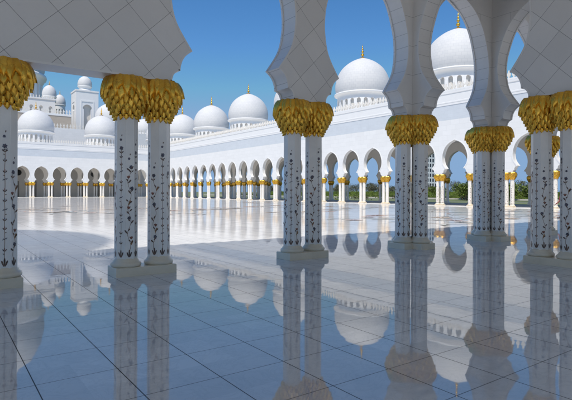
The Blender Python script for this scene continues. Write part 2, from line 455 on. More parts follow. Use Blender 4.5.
ZC0, ZC1 = 2.96, 3.775
CP = [(2.94,.195),(3.00,.208),(3.10,.250),(3.22,.312),(3.36,.372),(3.48,.402),(3.60,.408),(3.70,.388),(3.775,.33)]
def capR(z):
    for (za, ra), (zb, rb) in zip(CP, CP[1:]):
        if z <= zb:
            t = max(0, (z-za)/(zb-za)); return ra + (rb-ra)*t
    return CP[-1][1]
def capital_mesh(nu=4, nv=6, rows=None):
    mb = MB(); rnd = random.Random(5)
    mb.lathe([(r-.035, z) for z, r in CP] + [(.0, 3.775)], 24, 'crevice_shade')
    def leaf(ang, ztop, ztip, halfw, flare, ridge):
        R_ = []
        for j in range(nv+1):
            v = j/nv; z = ztop + (ztip-ztop)*v
            wv = halfw*(sin(pi*min(1, (v*.80+.22)))**.75 if v < 1 else 0)
            if v > .55: wv *= (1 - ((v-.55)/.45)**1.6)
            base = capR(z) + flare*(v**1.8) - .008*(1-v) + .006
            row = []
            for i in range(-nu//2, nu//2+1):
                s = i/(nu/2)
                rr = base + ridge*1.3*(1-abs(s)**1.2) - .026*abs(s)**2
                row.append((rr*cos(ang + wv*s/max(base,.2)), rr*sin(ang + wv*s/max(base,.2)), z))
            R_.append(row)
        mb.grid(R_, 'gold', True)
    # small scales at the foot, row over row, then the long drooping fronds
    spec = [(3.05,2.95,12,.056,.026),(3.14,2.995,12,.064,.038),(3.23,3.055,12,.072,.048),(3.32,3.125,12,.080,.055),(3.42,3.20,12,.090,.062),(3.54,3.28,12,.100,.066)]
    for k, (zt, zb, n, w, fl) in enumerate(spec):
        for i in range(n):
            leaf(2*pi*(i + .5*(k % 2))/n + rnd.uniform(-.04,.04), zt, zb + rnd.uniform(-.014,.014), w*rnd.uniform(.9,1.08), fl*rnd.uniform(.7,1.25), .016)
    for i in range(12):
        leaf(2*pi*(i+.0)/12 + rnd.uniform(-.05,.05), 3.765, 3.34 + rnd.uniform(-.04,.04), .118, .040 + rnd.uniform(0,.022), .030)
    for i in range(12):
        leaf(2*pi*(i+.5)/12 + rnd.uniform(-.06,.06), 3.775, 3.45 + rnd.uniform(-.06,.04), .100, .048 + rnd.uniform(0,.02), .040)
    return mb.mesh('leaf_capital')
SHAFT = shaft_mesh(); INLAYS = [inlay_mesh(q) for q in (3, 14, 25)]; CAPITAL = capital_mesh(); CAP_FAR = capital_mesh(2, 3)
# the inlay faces one way more wildly than another: turn it per column so neighbours differ
def column(parent, x, y, k=0, far=False, inlay=True, rough_z=0):
    c = link('column', SHAFT, parent, (x, y, 0))
    cp = link('capital', CAP_FAR if far else CAPITAL, c, (0, 0, 0), (k % 7)*.37)
    if inlay: link('inlay', INLAYS[k % 3], c, (0, 0, 0), (k % 8)*pi/4)
    return c
kcount = [0]
def pier_pair(parent, x, y, axis, far=False, inlay=True, base=True):
    dx, dy = (.325, 0) if axis == 'x' else (0, .325)
    for s in (-1, 1):
        kcount[0] += 3; column(parent, x+s*dx, y+s*dy, kcount[0], far, inlay)
    if base:
        mb = MB(); a, b = (.59, .275) if axis == 'x' else (.275, .59)
        bevel_block(mb, a, b)
        mb.build('plinth', parent, (x, y, 0))
def bevel_block(mb, a, b, h=.165, c=.012):
    P = lambda k, z: [(-a+k,-b+k,z),(a-k,-b+k,z),(a-k,b-k,z),(-a+k,b-k,z)]
    mb.grid([P(0,-.02), P(0,h-c), P(c,h)], 'base', False, True)
    mb.face(P(c,h), 'base')
def pier_four(parent, x, y):
    for dx, dy in ((-.335,0),(0,-.335),(.335,0),(0,.335)):
        kcount[0] += 3; column(parent, x+dx, y+dy, kcount[0])
    mb = MB(); a, b = .62, .30
    out = [(-a,-b),(-b,-b),(-b,-a),(b,-a),(b,-b),(a,-b),(a,b),(b,b),(b,a),(-b,a),(-b,b),(-a,b)]
    sh = lambda p, k: tuple(c - math.copysign(k, c) for c in p)
    mb.grid([[(*p, -.02) for p in out], [(*p, .153) for p in out], [(*sh(p, .012), .165) for p in out]], 'base', False, True)
    for q in ((11,0,1,10), (2,3,4,1), (4,5,6,7), (7,8,9,10), (1,4,7,10)):
        mb.face([(*sh(out[i], .012), .165) for i in q], 'base')
    mb.build('plinth', parent, (x, y, 0))

# merlon parapet along a line, one mesh
MER = [(-.17,0),(.17,0),(.17,.12),(.07,.22),(.07,.34),(.19,.50),(.19,.62),(.09,.78),(.03,1.02),(-.03,1.02),(-.09,.78),(-.19,.62),(-.19,.50),(-.07,.34),(-.07,.22),(-.17,.12)]
def merlons(mb, P, L, z, mat='merlon', sp=.56, th=.16, sc_=1.0):
    n = int(L/sp); tris = tessellate_polygon([[Vector((a, b, 0)) for a, b in MER]])
    for k in range(n):
        u0 = (k+.5)*L/n
        for t, in ((0,), (th,)):
            i0 = len(mb.v); mb.v += [tuple(P(u0 + a*sc_, t, z + b*sc_)) for a, b in MER]
            for tr in tris:
                mb.f.append([i0+q for q in tr]); mb.mi.append(mb.m(mat)); mb.sm.append(False); mb.uv.append([(0,0)]*3)
        m_ = len(MER)
        for q in range(1, m_):
            a, b = MER[q], MER[(q+1) % m_]
            mb.face([P(u0+a[0]*sc_,0,z+a[1]*sc_), P(u0+b[0]*sc_,0,z+b[1]*sc_), P(u0+b[0]*sc_,th,z+b[1]*sc_), P(u0+a[0]*sc_,th,z+a[1]*sc_)], mat)

# ------------------------------------------------------------------ dome with drum and finial
def dome_mesh(Rr, zb, H, n=48):
    mb = MB()
    # ring moulding, then onion-shouldered shell
    pts = [(.955,0),(.985,.07),(1.0,.15),(1.0,.24),(.975,.35),(.925,.47),(.845,.59),(.735,.70),(.60,.79),(.45,.866),(.29,.925),(.15,.965),(.05,.99),(0,1.0)]
    prof = [(Rr*a, zb + H*b) for a, b in crom(pts, 3)]
    mb.lathe(prof, n, 'dome')
    return mb.mesh('dome')
def drum_mesh(Rr, z0, zb, n=48, slots=24, depth=.35):
    """cylinder with a row of arched openings, a flared neck and a round band under the shell"""
    mb = MB()
    r = Rr*.93
    zs0, zs1 = z0 + (zb-z0)*.12, z0 + (zb-z0)*.62
    mb.lathe([(r, z0), (r, zs0)], slots*4, 'facade_plain')
    mb.lathe([(r, zs1 + .35), (r, zb-.9), (r*.99, zb-.7), (r*1.0, zb-.45), (Rr*1.0, zb-.28)], slots*2, 'facade_plain')
    mb.lathe([(Rr*.98, zb-.30),(Rr*1.03, zb-.27),(Rr*1.04, zb-.15),(Rr*1.03, zb-.03),(Rr*.95, zb+.02)], n, 'facade_plain')
    # slots
    rin = r - depth
    mb.lathe([(rin, zs0), (rin, zs1+.35)], slots*2, 'inside')
    for k in range(slots):
        a = 2*pi*k/slots; wa = 2*pi/slots
        def C(f, z, rr): return (rr*cos(a + wa*f), rr*sin(a + wa*f), z)
        arc = [(.22, zs0), (.22, zs1)] + [(.5 - .28*cos(t*pi/6), zs1 + .33*sin(t*pi/6)) for t in range(1, 6)] + [(.78, zs1), (.78, zs0)]
        for p, q in zip(arc, arc[1:]):
            mb.face([C(p[0],p[1],r), C(q[0],q[1],r), C(q[0],q[1],rin), C(p[0],p[1],rin)], 'facade_plain')
        mb.face([C(0,zs0,r), C(.22,zs0,r), C(.22,zs1,r), C(.22,zs1+.35,r), C(0,zs1+.35,r)], 'facade_plain')
        mb.face([C(.78,zs0,r), C(1,zs0,r), C(1,zs1+.35,r), C(.78,zs1+.35,r), C(.78,zs1,r)], 'facade_plain')
        top = arc[1:-1]
        for p, q in zip(top, top[1:]):
            mb.face([C(p[0],p[1],r), C(q[0],q[1],r), C(q[0],zs1+.35,r), C(p[0],zs1+.35,r)], 'facade_plain')
        mb.face([C(.22,zs0,r), C(.78,zs0,r), C(.78,zs0,rin), C(.22,zs0,rin)], 'facade_plain')
    mb.lathe([(Rr*.6, z0-.05), (r, z0-.05), (r, z0)], 32, 'facade_plain')
    return mb.mesh('drum')
def finial_mesh(z, h=2.3, k=1.0):
    mb = MB()
    p = [(.55,-.06),(.42,.06),(.20,.16),(.10,.24),(.09,.34),(.22,.44),(.27,.55),(.22,.66),(.08,.76),(.06,.86),(.17,.94),(.21,1.03),(.17,1.12),(.06,1.20),(.05,1.30),(.13,1.36),(.16,1.43),(.13,1.5),(.05,1.56),(.045,1.7),(.09,1.75),(.10,1.8),(.05,1.86),(.03,2.0),(0,2.3)]
    mb.lathe([(r*k, z + q*h/2.3) for r, q in p], 16, 'gold')
    return mb.mesh('finial')
def dome_on(parent, x, y, meshes):
    d = link('dome', meshes[0], parent, (x, y, 0))
    link('drum', meshes[1], d); 
    if len(meshes) > 2: link('finial', meshes[2], d)
    return d

# ================================================================== SETTING
# ground
def ground_mat():
    m, nt, b = newmat('garden_ground')
    g = N(nt, 'ShaderNodeNewGeometry')
    n1 = noise(nt, g.outputs['Position'], .06, 5)
    c = mixc(nt, ramp(nt, n1, .4, .6), (.13, .16, .06), (.13, .15, .09))
    nt.links.new(c, b.inputs['Base Color']); b.inputs['Roughness'].default_value = .9
    return m
M['ground'] = ground_mat()
mb = MB(); mb.face([(-2500,-2500,-.05),(2500,-2500,-.05),(2500,2500,-.05),(-2500,2500,-.05)], 'ground')
tag(mb.build('ground'), None, None, kind='structure')
mb = MB(); mb.box(-90, 63.4, -70, 170, -.04, 0, 'floor')  # carried on unseen behind the portico to bounce light into it
tag(mb.build('courtyard_floor'), None, None, kind='structure')

# flower tendrils of coloured marble let into the sunlit court
def floor_inlay():
    mb = MB(); rnd = random.Random(11)
    Z = .004
    def ribbon(pts, w, mat, z):
        n = len(pts)
        L_, R_ = [], []
        for i, p in enumerate(pts):
            a = pts[max(0, i-1)]; b = pts[min(n-1, i+1)]
            d = Vector((b[0]-a[0], b[1]-a[1])); d.normalize(); nn = Vector((-d.y, d.x))
            ww = w*(.25 + .75*sin(pi*(i+.5)/n))
            L_.append((p[0]+nn.x*ww, p[1]+nn.y*ww, z)); R_.append((p[0]-nn.x*ww, p[1]-nn.y*ww, z))
        mb.grid([L_, R_], mat, False)
    def flower(cx, cy, r, mat, z):
        for k in range(7):
            a = 2*pi*k/7
            pts = []
            for j in range(12):
                t = 2*pi*j/12; px = r*(.55 + .45*cos(t)); py = r*.30*sin(t)
                pts.append((cx + px*cos(a) - py*sin(a), cy + px*sin(a) + py*cos(a), z))
            mb.face(pts, mat)
    k = 0
    spots = []
    for i in range(70):
        yy = 15.5 + 50*rnd.random()**1.5
        xx = rnd.uniform(4, 44)
        if xx < 18 and yy < 27: xx += 18
        spots.append((xx, yy, rnd.uniform(1.0, 3.0)))
    for (cx, cy, s) in spots:
        a0 = rnd.uniform(0, 6.28); mats = ['red_in','brown_in','green_in']
        # spiral tendril
        pts = []
        for j in range(60):
            t = j/59; a = a0 + t*4.6; r = s*(1 - .86*t)
            pts.append((cx + r*cos(a), cy + r*sin(a)))
        z = Z + .0035*(k % 5)/5 + .0004*k; k += 1
        ribbon(pts, rnd.uniform(.07, .15), mats[k % 3], z)
        fx, fy = pts[-1]; flower(fx, fy, rnd.uniform(.45, .95), 'red_in' if k % 2 else 'brown_in', z + .0006)
        for j in (12, 26, 38):
            px, py = pts[j]; a = rnd.uniform(0, 6.28)
            q = [(px + .9*t*cos(a + t*.8), py + .9*t*sin(a + t*.8)) for t in [x/8*1.6 for x in range(9)]]
            ribbon(q, .16, 'green_in', z + .0008)
    o = mb.build('floor_inlay'); tag(o, None, None, kind='structure')
floor_inlay()

# ================================================================== NEAR PORTICO
XA = {2: 3.29, 3: 7.26, 4: 11.23, 5: 15.20, 6: 19.17}
YF, TH = 9.13, .52
YC = YF + TH/2
BAY = 3.97
CEIL = 10.6; TOP = 13.6
portico = thing('portico', 'shaded white portico in the foreground, gold leaf capitals on paired flower-inlaid columns', 'portico')
x_first = .59 - 5*BAY
cellsA = [('arch', BAY)]*5 + [('solid', 2.70)] + [('arch', BAY)]*8
mb = MB()
# the part of the front wall seen in the left carries diagonal slabs; past the cross wall it is block work
nl = [('arch', BAY)]*5 + [('solid', 2.70)] + [('arch', BAY)]*2
wall(mb, nl, CEIL, TH, ('diag','facade','soffit','plain'), lambda u,t,z: (x_first+u, YF+t, z), q=9, ends=True, trim=.04)
mb.build('arcade_wall', portico)
mb = MB()
wall(mb, [('arch', BAY), ('arch', 3.66)] + [('arch', BAY)]*7, CEIL, TH, ('block','facade','soffit','plain'), lambda u,t,z: (XA[4]+.002+u, YF+t, z), q=9, trim=.04)
mb.build('arcade_wall', portico)
BYB = 4.08
Y6 = YC - BYB
def cross_wall(x, cells, mats, start=TH/2+.003):
    mb = MB()
    wall(mb, cells, CEIL-.003, TH, mats, lambda u,t,z: (x-TH/2+t, YC-u, z), q=9, start=start, trim=.04)
    mb.build('cross_wall', portico)
# first bay of the cross wall: block cladding facing the fold, diagonal slabs past the arch
cross_wall(XA[4], [('arch', BYB)], ('diag','block','soffit','plain'))
mb = MB(); wall(mb, [('solid', 2.7), ('arch', BYB)], CEIL-.003, TH, ('diag','block','soffit','plain'), lambda u,t,z: (XA[4]-TH/2+t, Y6-u, z), q=9, trim=.04); mb.build('cross_wall', portico)
cross_wall(XA[5], [('arch', BYB), ('solid', 2.7), ('arch', BYB)], ('block','block','soffit','plain'))
XW = 1.94*2 - XA[4]
cross_wall(XW, [('arch', BYB)], ('diag','diag','soffit','plain'))
mb = MB(); wall(mb, [('solid', 2.7), ('arch', BYB)], CEIL-.003, TH, ('diag','diag','soffit','plain'), lambda u,t,z: (XW-TH/2+t, Y6-u, z), q=9); mb.build('cross_wall', portico)
# rear row behind the viewer
YR = Y6 - 2.7 - BYB - .3
mb = MB()
wall(mb, [('arch', BAY)]*17, CEIL-.006, TH, ('block','block','soffit','plain'), lambda u,t,z: (x_first+u, YR-TH+t, z), q=4, lip=0)
mb.build('rear_wall', portico)
mb = MB(); xe = XA[4] + 9*BAY
mb.box(x_first-.3, xe+14, YR-TH-.2, YF+TH+.001, CEIL, TOP, 'ceiling'); mb.build('roof', portico)
mb = MB()
merlons(mb, lambda u,t,z: (x_first+u, YF+TH-.1-t, z), xe-x_first, TOP); mb.build('parapet', portico)
# columns
for x in (.59, XA[2], XA[3]): pier_pair(portico, x, YC, 'x')
for k in range(1, 6):
    x = .59 - k*BAY
    (pier_four if abs(x-XW) < .3 else lambda p, a, b: pier_pair(p, a, b, 'x', far=True))(portico, x, YC)
for x in (XA[4], XA[5]): pier_four(portico, x, YC)
pier_pair(portico, XA[5]+3.66, YC, 'x')
for k in range(7, 13): pier_pair(portico, XA[4] + (k-4)*BAY - .31, YC, 'x', far=True, inlay=False)
for x in (XA[4], XW):
    pier_pair(portico, x, Y6, 'y'); pier_pair(portico, x, Y6-2.7, 'y')
for k in (0, 2.7): pier_pair(portico, XA[5], Y6 - k, 'y')
# rear row columns as simple pairs
def pair_mesh(axis='y'):
    mb = MB()
    for s in (-1, 1):
        ox, oy = (s*.325, 0) if axis == 'x' else (0, s*.325)
        r = .205
        mb.lathe([(.27,.16),(.27,.24),(.24,.3),(r,.33),(r,3.0)], 8, 'shaft', ox, oy, False, pi/8)
        mb.lathe([(a*1.04, z) for z, a in CP[::2]] + [(.2, 3.775)], 10, 'gold', ox, oy)
    a, b = (.59,.275) if axis == 'x' else (.275,.59)
    mb.box(-a, a, -b, b, 0, .165, 'shaft')
    return mb.mesh('paired_column')
PAIRX, PAIRY = pair_mesh('x'), pair_mesh('y')
for k in range(0, 18): link('paired_column', PAIRX, portico, (x_first + k*BAY, YR - TH/2, 0))
# unseen dome assumed on the portico roof, placed so its shade falls across the court
unseen_dome = link('dome', dome_mesh(6.8, 41.5, 8.5, 40), portico, (-20.5, 4.5, 0))
link('drum', drum_mesh(6.8, TOP, 41.5, 40, 20), unseen_dome)

# ================================================================== RIGHT WING (runs away along y)
XR = 49.3; BR = 4.4; YR0 = 28.2 - 4*BR; NR = 28
wing = thing('arcade_wing', 'long sunlit white arcade along the right side of the court, running into the distance', 'arcade', (XR, YR0, 0))
LEN = NR*BR
def W(dx): return lambda u,t,z: (dx+t, u, z)
mb = MB()
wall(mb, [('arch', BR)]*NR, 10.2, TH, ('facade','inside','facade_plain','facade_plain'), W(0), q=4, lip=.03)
mb.build('front_wall', wing)
def hood(mb, P, cells):
    """raised archivolt round each opening"""
    u = 0
    for kd, w in cells:
        segs = arch_segments(w, 4)[2]
        pts = [(u+d, z) for d, z in segs] + [(u+w-d, z) for d, z in reversed(segs[:-1])]
        cx = u + w/2; cz = 5.7
        outp = [(cx + (p[0]-cx)*1.07, cz + (p[1]-cz)*1.055) for p in pts]
        for i in range(len(pts)-1):
            a, b, c, d = pts[i], pts[i+1], outp[i+1], outp[i]
            mb.face([P(a[0],-.03,a[1]), P(b[0],-.03,b[1]), P(c[0],-.03,c[1]), P(d[0],-.03,d[1])], 'facade_plain')
            mb.face([P(d[0],-.03,d[1]), P(c[0],-.03,c[1]), P(c[0],0,c[1]), P(d[0],0,d[1])], 'facade_plain')
            mb.face([P(a[0],-.03,a[1]), P(b[0],-.03,b[1]), P(b[0],0,b[1]), P(a[0],0,a[1])], 'facade_plain')
        u += w
mb = MB(); hood(mb, W(0), [('arch', BR)]*NR); mb.build('archivolt_band', wing)
for dx in (13.2,):
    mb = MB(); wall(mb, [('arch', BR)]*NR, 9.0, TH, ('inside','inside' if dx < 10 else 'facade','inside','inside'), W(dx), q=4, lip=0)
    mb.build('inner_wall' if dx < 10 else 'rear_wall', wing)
K0 = 13   # past this bay a second row of arches stands in the middle of the wing
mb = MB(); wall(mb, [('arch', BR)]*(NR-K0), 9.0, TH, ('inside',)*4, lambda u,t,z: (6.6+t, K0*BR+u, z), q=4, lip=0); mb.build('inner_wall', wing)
DEPTH = 13.72
def band(name, prof, parent, P, L):
    """sweep a (t, z) outline along the run"""
    mb = MB()
    for (t0, z0, m0), (t1, z1, _) in zip(prof, prof[1:]):
        mb.face([P(0,t0,z0), P(L,t0,z0), P(L,t1,z1), P(0,t1,z1)], m0)
    for u in (0, L): mb.face([P(u,t,z) for t, z, _ in prof], 'facade_plain')
    return mb.build(name, parent)
def entablature(parent, P, L, depth, u0=0):
    band('frieze', [(.1,10.2,'facade_plain'),(.02,10.2,'facade_plain'),(.04,10.2,'frieze'),(.04,11.95,'facade_plain'),(0.0,11.95,'facade_plain'),(0.0,12.2,'facade_plain'),(-.025,12.22,'facade_plain'),(-.025,12.36,'facade_plain'),(0,12.38,'facade_plain'),(0,13.25,'facade_plain'),(-.06,13.32,'facade_plain'),(-.06,13.55,'facade_plain'),(.55,13.6,'facade_plain'),(.55,10.2,'facade_plain')], parent, P, L)
    mb = MB()
    for (t0,z0),(t1,z1) in zip([(.55,9.0),(.55,13.4),(depth,13.4),(depth,9.0),(.55,9.0)],[(.55,13.4),(depth,13.4),(depth,9.0),(.55,9.0)]):
        mb.face([P(0,t0,z0), P(L,t0,z0), P(L,t1,z1), P(0,t1,z1)], 'ceiling')
    mb.face([P(0,.553,9.0),P(0,.553,13.4),P(0,depth,13.4),P(0,depth,9.0)], 'facade_plain')
    mb.face([P(L,.553,9.0),P(L,.553,13.4),P(L,depth,13.4),P(L,depth,9.0)], 'facade_plain')
    mb.build('roof', parent)
    mb = MB(); merlons(mb, lambda u,t,z: P(u, .06+t, z), L, 13.57)
    for (a, b) in ((.02, .30),):
        for p in ([(a,13.58),(a,13.78),(b,13.78),(b,13.58)],):
            for (t0,z0),(t1,z1) in zip(p, p[1:]): mb.face([P(0,t0,z0),P(L,t0,z0),P(L,t1,z1),P(0,t1,z1)], 'facade_plain')
    mb.build('parapet', parent)
entablature(wing, W(0), LEN, DEPTH)
for k in range(NR+1):
    y = k*BR
    if k <= 17:
        pier_pair(wing, TH/2, y, 'y', far=True, inlay=(k <= 6))
    else:
        link('paired_column', PAIRY, wing, (TH/2, y, 0))
    link('paired_column', PAIRY, wing, (13.2+TH/2, y, 0))
    if k >= K0: link('paired_column', PAIRY, wing, (6.6+TH/2, y, 0))
RD = 4.35
dm = (dome_mesh(RD, 17.2, 5.95), drum_mesh(RD, 13.4, 17.2), finial_mesh(23.05, 2.4))
for k in range(7):
    yy = 38.7 - 17.6 + 17.6*k
    if yy > 15: dome_on(wing, 5.9 + .3, yy - YR0, dm)
# low step of the wing
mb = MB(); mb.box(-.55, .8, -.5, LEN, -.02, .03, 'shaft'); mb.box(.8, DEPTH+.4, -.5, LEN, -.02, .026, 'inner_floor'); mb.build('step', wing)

# ================================================================== FAR LEFT WING (runs along x)
YL = 134.2; BL = 4.2; NL = 24; XL1 = 48.6
xl0 = XL1 - NL*BL
far = thing('arcade_wing', 'far white arcade closing the left end of the court, below the two smaller-looking domes', 'arcade', (xl0, YL, 0))
LL = NL*BL
def V(dy): return lambda u,t,z: (u, dy+t, z)
mb = MB(); wall(mb, [('arch', BL)]*NL, 10.2, TH, ('facade','inside','facade_plain','facade_plain'), V(0), q=3, lip=.03); mb.build('front_wall', far)
mb = MB(); hood(mb, V(0), [('arch', BL)]*NL); mb.build('archivolt_band', far)
mb = MB(); wall(mb, [('arch', BL)]*NL, 9.0, TH, ('inside','inside','inside','inside'), V(6.6), q=3, lip=0); mb.build('inner_wall', far)
mb = MB(); mb.box(-1, LL+14.8, 12.6, 13.2, 0, 9.0, 'inside')
for k in range(NL):
    mb.box(k*BL+1.3, k*BL+BL-1.3, 12.52, 12.59, .05, 4.2, 'door')
mb.build('rear_wall', far)
for wx in (36.9, 17.7, 44.9):  # dark discs paint in the darkness beyond the arch heads
    mb = MB(); c_ = [(wx - xl0 + .8*cos(2*pi*q/24), 6.5 + .8*sin(2*pi*q/24)) for q in range(24)]
    o_ = [(wx - xl0 + .95*cos(2*pi*q/24), 6.5 + .95*sin(2*pi*q/24)) for q in range(24)]
    mb.face([(a, 12.57, b) for a, b in c_], 'glass_and_opening')
    mb.grid([[(a, 12.5, b) for a, b in c_], [(a, 12.5, b) for a, b in o_], [(a, 12.6, b) for a, b in o_]], 'inside', False, True)
    mb.build('dark_opening', far)
entablature(far, V(0), LL, DEPTH)
for k in range(NL+1):
    if k >= NL-10: pier_pair(far, k*BL, TH/2, 'x', far=True, inlay=False)
    else: link('paired_column', PAIRX, far, (k*BL, TH/2, 0))
    link('paired_column', PAIRX, far, (k*BL, 6.6+TH/2, 0))
dl = (dome_mesh(RD, 16.9, 5.9), drum_mesh(RD, 13.4, 16.9), finial_mesh(22.75, 2.2))
for x in (54.6, 37.3, 20.9, 4.4, -12.1, -28.6): dome_on(far, x - xl0, 6.0, dl)
mb = MB(); mb.box(0, LL+.3, -.55, DEPTH, -.02, .03, 'shaft'); mb.build('step', far)

# ================================================================== PRAYER HALL beyond the far wing
hall = thing('prayer_hall', 'tall white prayer hall with round main drum and small domes, rising behind the far arcade', 'mosque', (20, 165, 0))
def WP(dx=0, dy=0): return lambda u,t,z: (dx+u, dy+t, z)
mb = MB()
mb.box(-70, 44, 0, 12, 0, 20.4, 'facade'); mb.build('lower_wall', hall, (0, -8, 0))
mb = MB(); merlons(mb, WP(-70, -8), 114, 20.4, sp=.9, sc_=1.3); mb.build('parapet', hall)
mb = MB(); mb.box(-70, 15.5, 4, 40, 0, 25.7, 'beige'); mb.box(-70, 15.6, 3.9, 5.0, 25.7, 26.3, 'facade_plain'); mb.build('upper_wall', hall)
mb = MB(); merlons(mb, WP(-70, 4), 85.5, 26.3, sp=.9, sc_=1.5); mb.build('parapet', hall)
# windowed gallery with the corner domes
def gallery(mb, x0, x1, y0, y1, z0, z1, n):
    mb.box(x0, x1, y0+.6, y1, z0, z1, 'facade_plain')
    w = (x1-x0)/n
    for k in range(n):
        a = x0 + k*w; A, B = a+w*.3, a+w*.7; zs = z0 + (z1-z0)*.6
        mb.box(A, B, y0+.55, y0+.59, z0+.6, zs, 'inside')
        arc = [(A, z0+.6), (A, zs)] + [((A+B)/2 - (B-A)/2*cos(t*pi/6), zs + (B-A)*.6*sin(t*pi/6)) for t in range(1,6)] + [(B, zs), (B, z0+.6)]
        ring = [(a, z0), (a, z1), (a+w, z1), (a+w, z0)]
        outline = [(a, z0), (A, z0)] + arc + [(B, z0), (a+w, z0), (a+w, z1), (a, z1)]
        tris = tessellate_polygon([[Vector((p[0], p[1], 0)) for p in outline]])
        i0 = len(mb.v); mb.v += [(p[0], y0, p[1]) for p in outline]
        for tr in tris:
            mb.f.append([i0+q for q in tr]); mb.mi.append(mb.m('facade_plain')); mb.sm.append(False); mb.uv.append([(0,0)]*3)
        for p, q in zip(arc, arc[1:]):
            mb.face([(p[0],y0,p[1]),(q[0],y0,q[1]),(q[0],y0+.6,q[1]),(p[0],y0+.6,p[1])], 'facade_plain')
    mb.face([(x0,y0,z0),(x0,y0+.6,z0),(x0,y0+.6,z1),(x0,y0,z1)], 'facade_plain')
    mb.face([(x1,y0,z0),(x1,y0+.6,z0),(x1,y0+.6,z1),(x1,y0,z1)], 'facade_plain')
    mb.face([(x0,y0,z1),(x1,y0,z1),(x1,y0+.6,z1),(x0,y0+.6,z1)], 'facade_plain')
    mb.box(x0-.2, x1+.2, y0-.2, y1+.2, z1, z1+.5, 'facade_plain')
mb = MB(); gallery(mb, -40, 13.6, 20, 50, 26, 33.2, 18); mb.build('gallery', hall)
mb = MB(); merlons(mb, WP(-40, 19.9), 53.6, 33.7, sp=.9, sc_=.9); mb.build('parapet', hall)
def turret(x, y, r, z0, zb, zt, parent):
    d = link('dome', dome_mesh(r, zb, zt-zb, 32), parent, (x, y, 0))
    link('drum', drum_mesh(r, z0, zb, 32, 12, .2), d); link('finial', finial_mesh(zt-.05, 1.6, .7), d)
MAIN = (-1.8, 46)
# main drum with tall openings and cornice
mb = MB()
rr = 15.4
mb.lathe([(rr-1.2, 33), (rr-1.2, 44)], 96, 'inside')
nn = 36
for k in range(nn):
    a = 2*pi*k/nn; wa = 2*pi/nn
    def C(f, z, r_): return (MAIN[0] + r_*cos(a+wa*f), MAIN[1] + r_*sin(a+wa*f), z)
    for f0, f1 in ((-.27, .27),):
        mb.face([C(f0,33,rr), C(f1,33,rr), C(f1,42,rr), C(f0,42,rr)], 'facade_plain')
        mb.face([C(f0,33,rr), C(f0,42,rr), C(f0,42,rr-1.2), C(f0,33,rr-1.2)], 'facade_plain')
        mb.face([C(f1,33,rr), C(f1,42,rr), C(f1,42,rr-1.2), C(f1,33,rr-1.2)], 'facade_plain')
mb.lathe([(rr-1.3,42),(rr+.02,42),(rr+.02,42.8),(rr+.5,43.2),(rr+.5,43.8),(rr+1.3,44.3),(rr+1.5,45.0),(rr+1.3,45.6),(rr-.4,45.8)], 96, 'facade_plain', MAIN[0], MAIN[1])
o = mb.build('drum', hall)
# the inner lathe was made round the origin of the hall; rebuild it round the drum axis
for i in range(96*2):
    v = o.data.vertices[i].co; v.x += MAIN[0]; v.y += MAIN[1]
md = link('dome', dome_mesh(16.3, 45.7, 24.5, 64), hall, (MAIN[0], MAIN[1], 0)); link('finial', finial_mesh(70.1, 7, 2.2), md)
turret(12.4, 24, 2.35, 33.2, 35.0, 39.2, hall)
turret(17.0, 30, 2.0, 28, 33.4, 37.4, hall)
turret(1.5, 24, 2.35, 33.2, 35.0, 39.2, hall)
# domes of the hall's front roofs, one showing past the nearer one
dh = (dome_mesh(4.9, 24.5, 6.8), drum_mesh(4.9, 20.5, 24.5), finial_mesh(31.2, 2.4))
dome_on(hall, 27.4, 2.5, dh)
dk = (dome_mesh(4.3, 21.6, 5.4), drum_mesh(4.3, 18.2, 21.6), finial_mesh(26.9, 2.2))
dome_on(hall, 38.9, 2.5, dk)
# ================================================================== TOWER
tower = thing('tower', 'square white tower with round-headed niches and a small round dome, behind the far arcade', 'tower', (41.9, 178.6, 0))
mb = MB(); hw = 3.65; zt = 35.6
def niche_side(mb, P, w, z0, z1, nz0, nz1, nw):
    A, B = -nw, nw; zs = nz1 - nw*1.5
    rnd_ = [(-nw*1.0, zs)] + [(-nw*1.28*cos(t*pi/10 - .0), zs + .35 + nw*1.2*sin(t*pi/10)) for t in range(0, 11)] + [(nw*1.0, zs)]
    arc = [(-nw, nz0)] + rnd_ + [(nw, nz0)]
    outline = [(-w, z0), (-nw, z0)] + arc + [(nw, z0), (w, z0), (w, z1), (-w, z1)]
    tris = tessellate_polygon([[Vector((p[0], p[1], 0)) for p in outline]])
    i0 = len(mb.v); mb.v += [tuple(P(p[0], 0, p[1])) for p in outline]
    for tr in tris:
        mb.f.append([i0+q for q in tr]); mb.mi.append(mb.m('facade_plain')); mb.sm.append(False); mb.uv.append([(0,0)]*3)
    for p, q in zip(arc, arc[1:]):
        mb.face([P(p[0],0,p[1]), P(q[0],0,q[1]), P(q[0],1.0,q[1]), P(p[0],1.0,p[1])], 'facade_plain')
    mb.face([P(-w,1.0,z0),P(w,1.0,z0),P(w,1.0,z1),P(-w,1.0,z1)], 'inside')
    # raised frame above the niche
    for (a, b, c, d) in ((-nw*1.9, nw*1.9, nz1+.9, nz1+1.35), (-nw*1.9, -nw*1.6, nz0, nz1+.9), (nw*1.6, nw*1.9, nz0, nz1+.9)):
        mb.face([P(a,-.12,c),P(b,-.12,c),P(b,-.12,d),P(a,-.12,d)], 'facade_plain')
        mb.face([P(a,-.12,c),P(b,-.12,c),P(b,0,c),P(a,0,c)], 'facade_plain'); mb.face([P(a,-.12,d),P(b,-.12,d),P(b,0,d),P(a,0,d)], 'facade_plain')
        mb.face([P(a,-.12,c),P(a,-.12,d),P(a,0,d),P(a,0,c)], 'facade_plain'); mb.face([P(b,-.12,c),P(b,-.12,d),P(b,0,d),P(b,0,c)], 'facade_plain')
niche_side(mb, lambda u,t,z: (u, -hw+t, z), hw, 20, zt, 22.5, 31.2, 1.15)
niche_side(mb, lambda u,t,z: (-hw+t, -u, z), hw, 20, zt, 22.5, 31.2, 1.15)
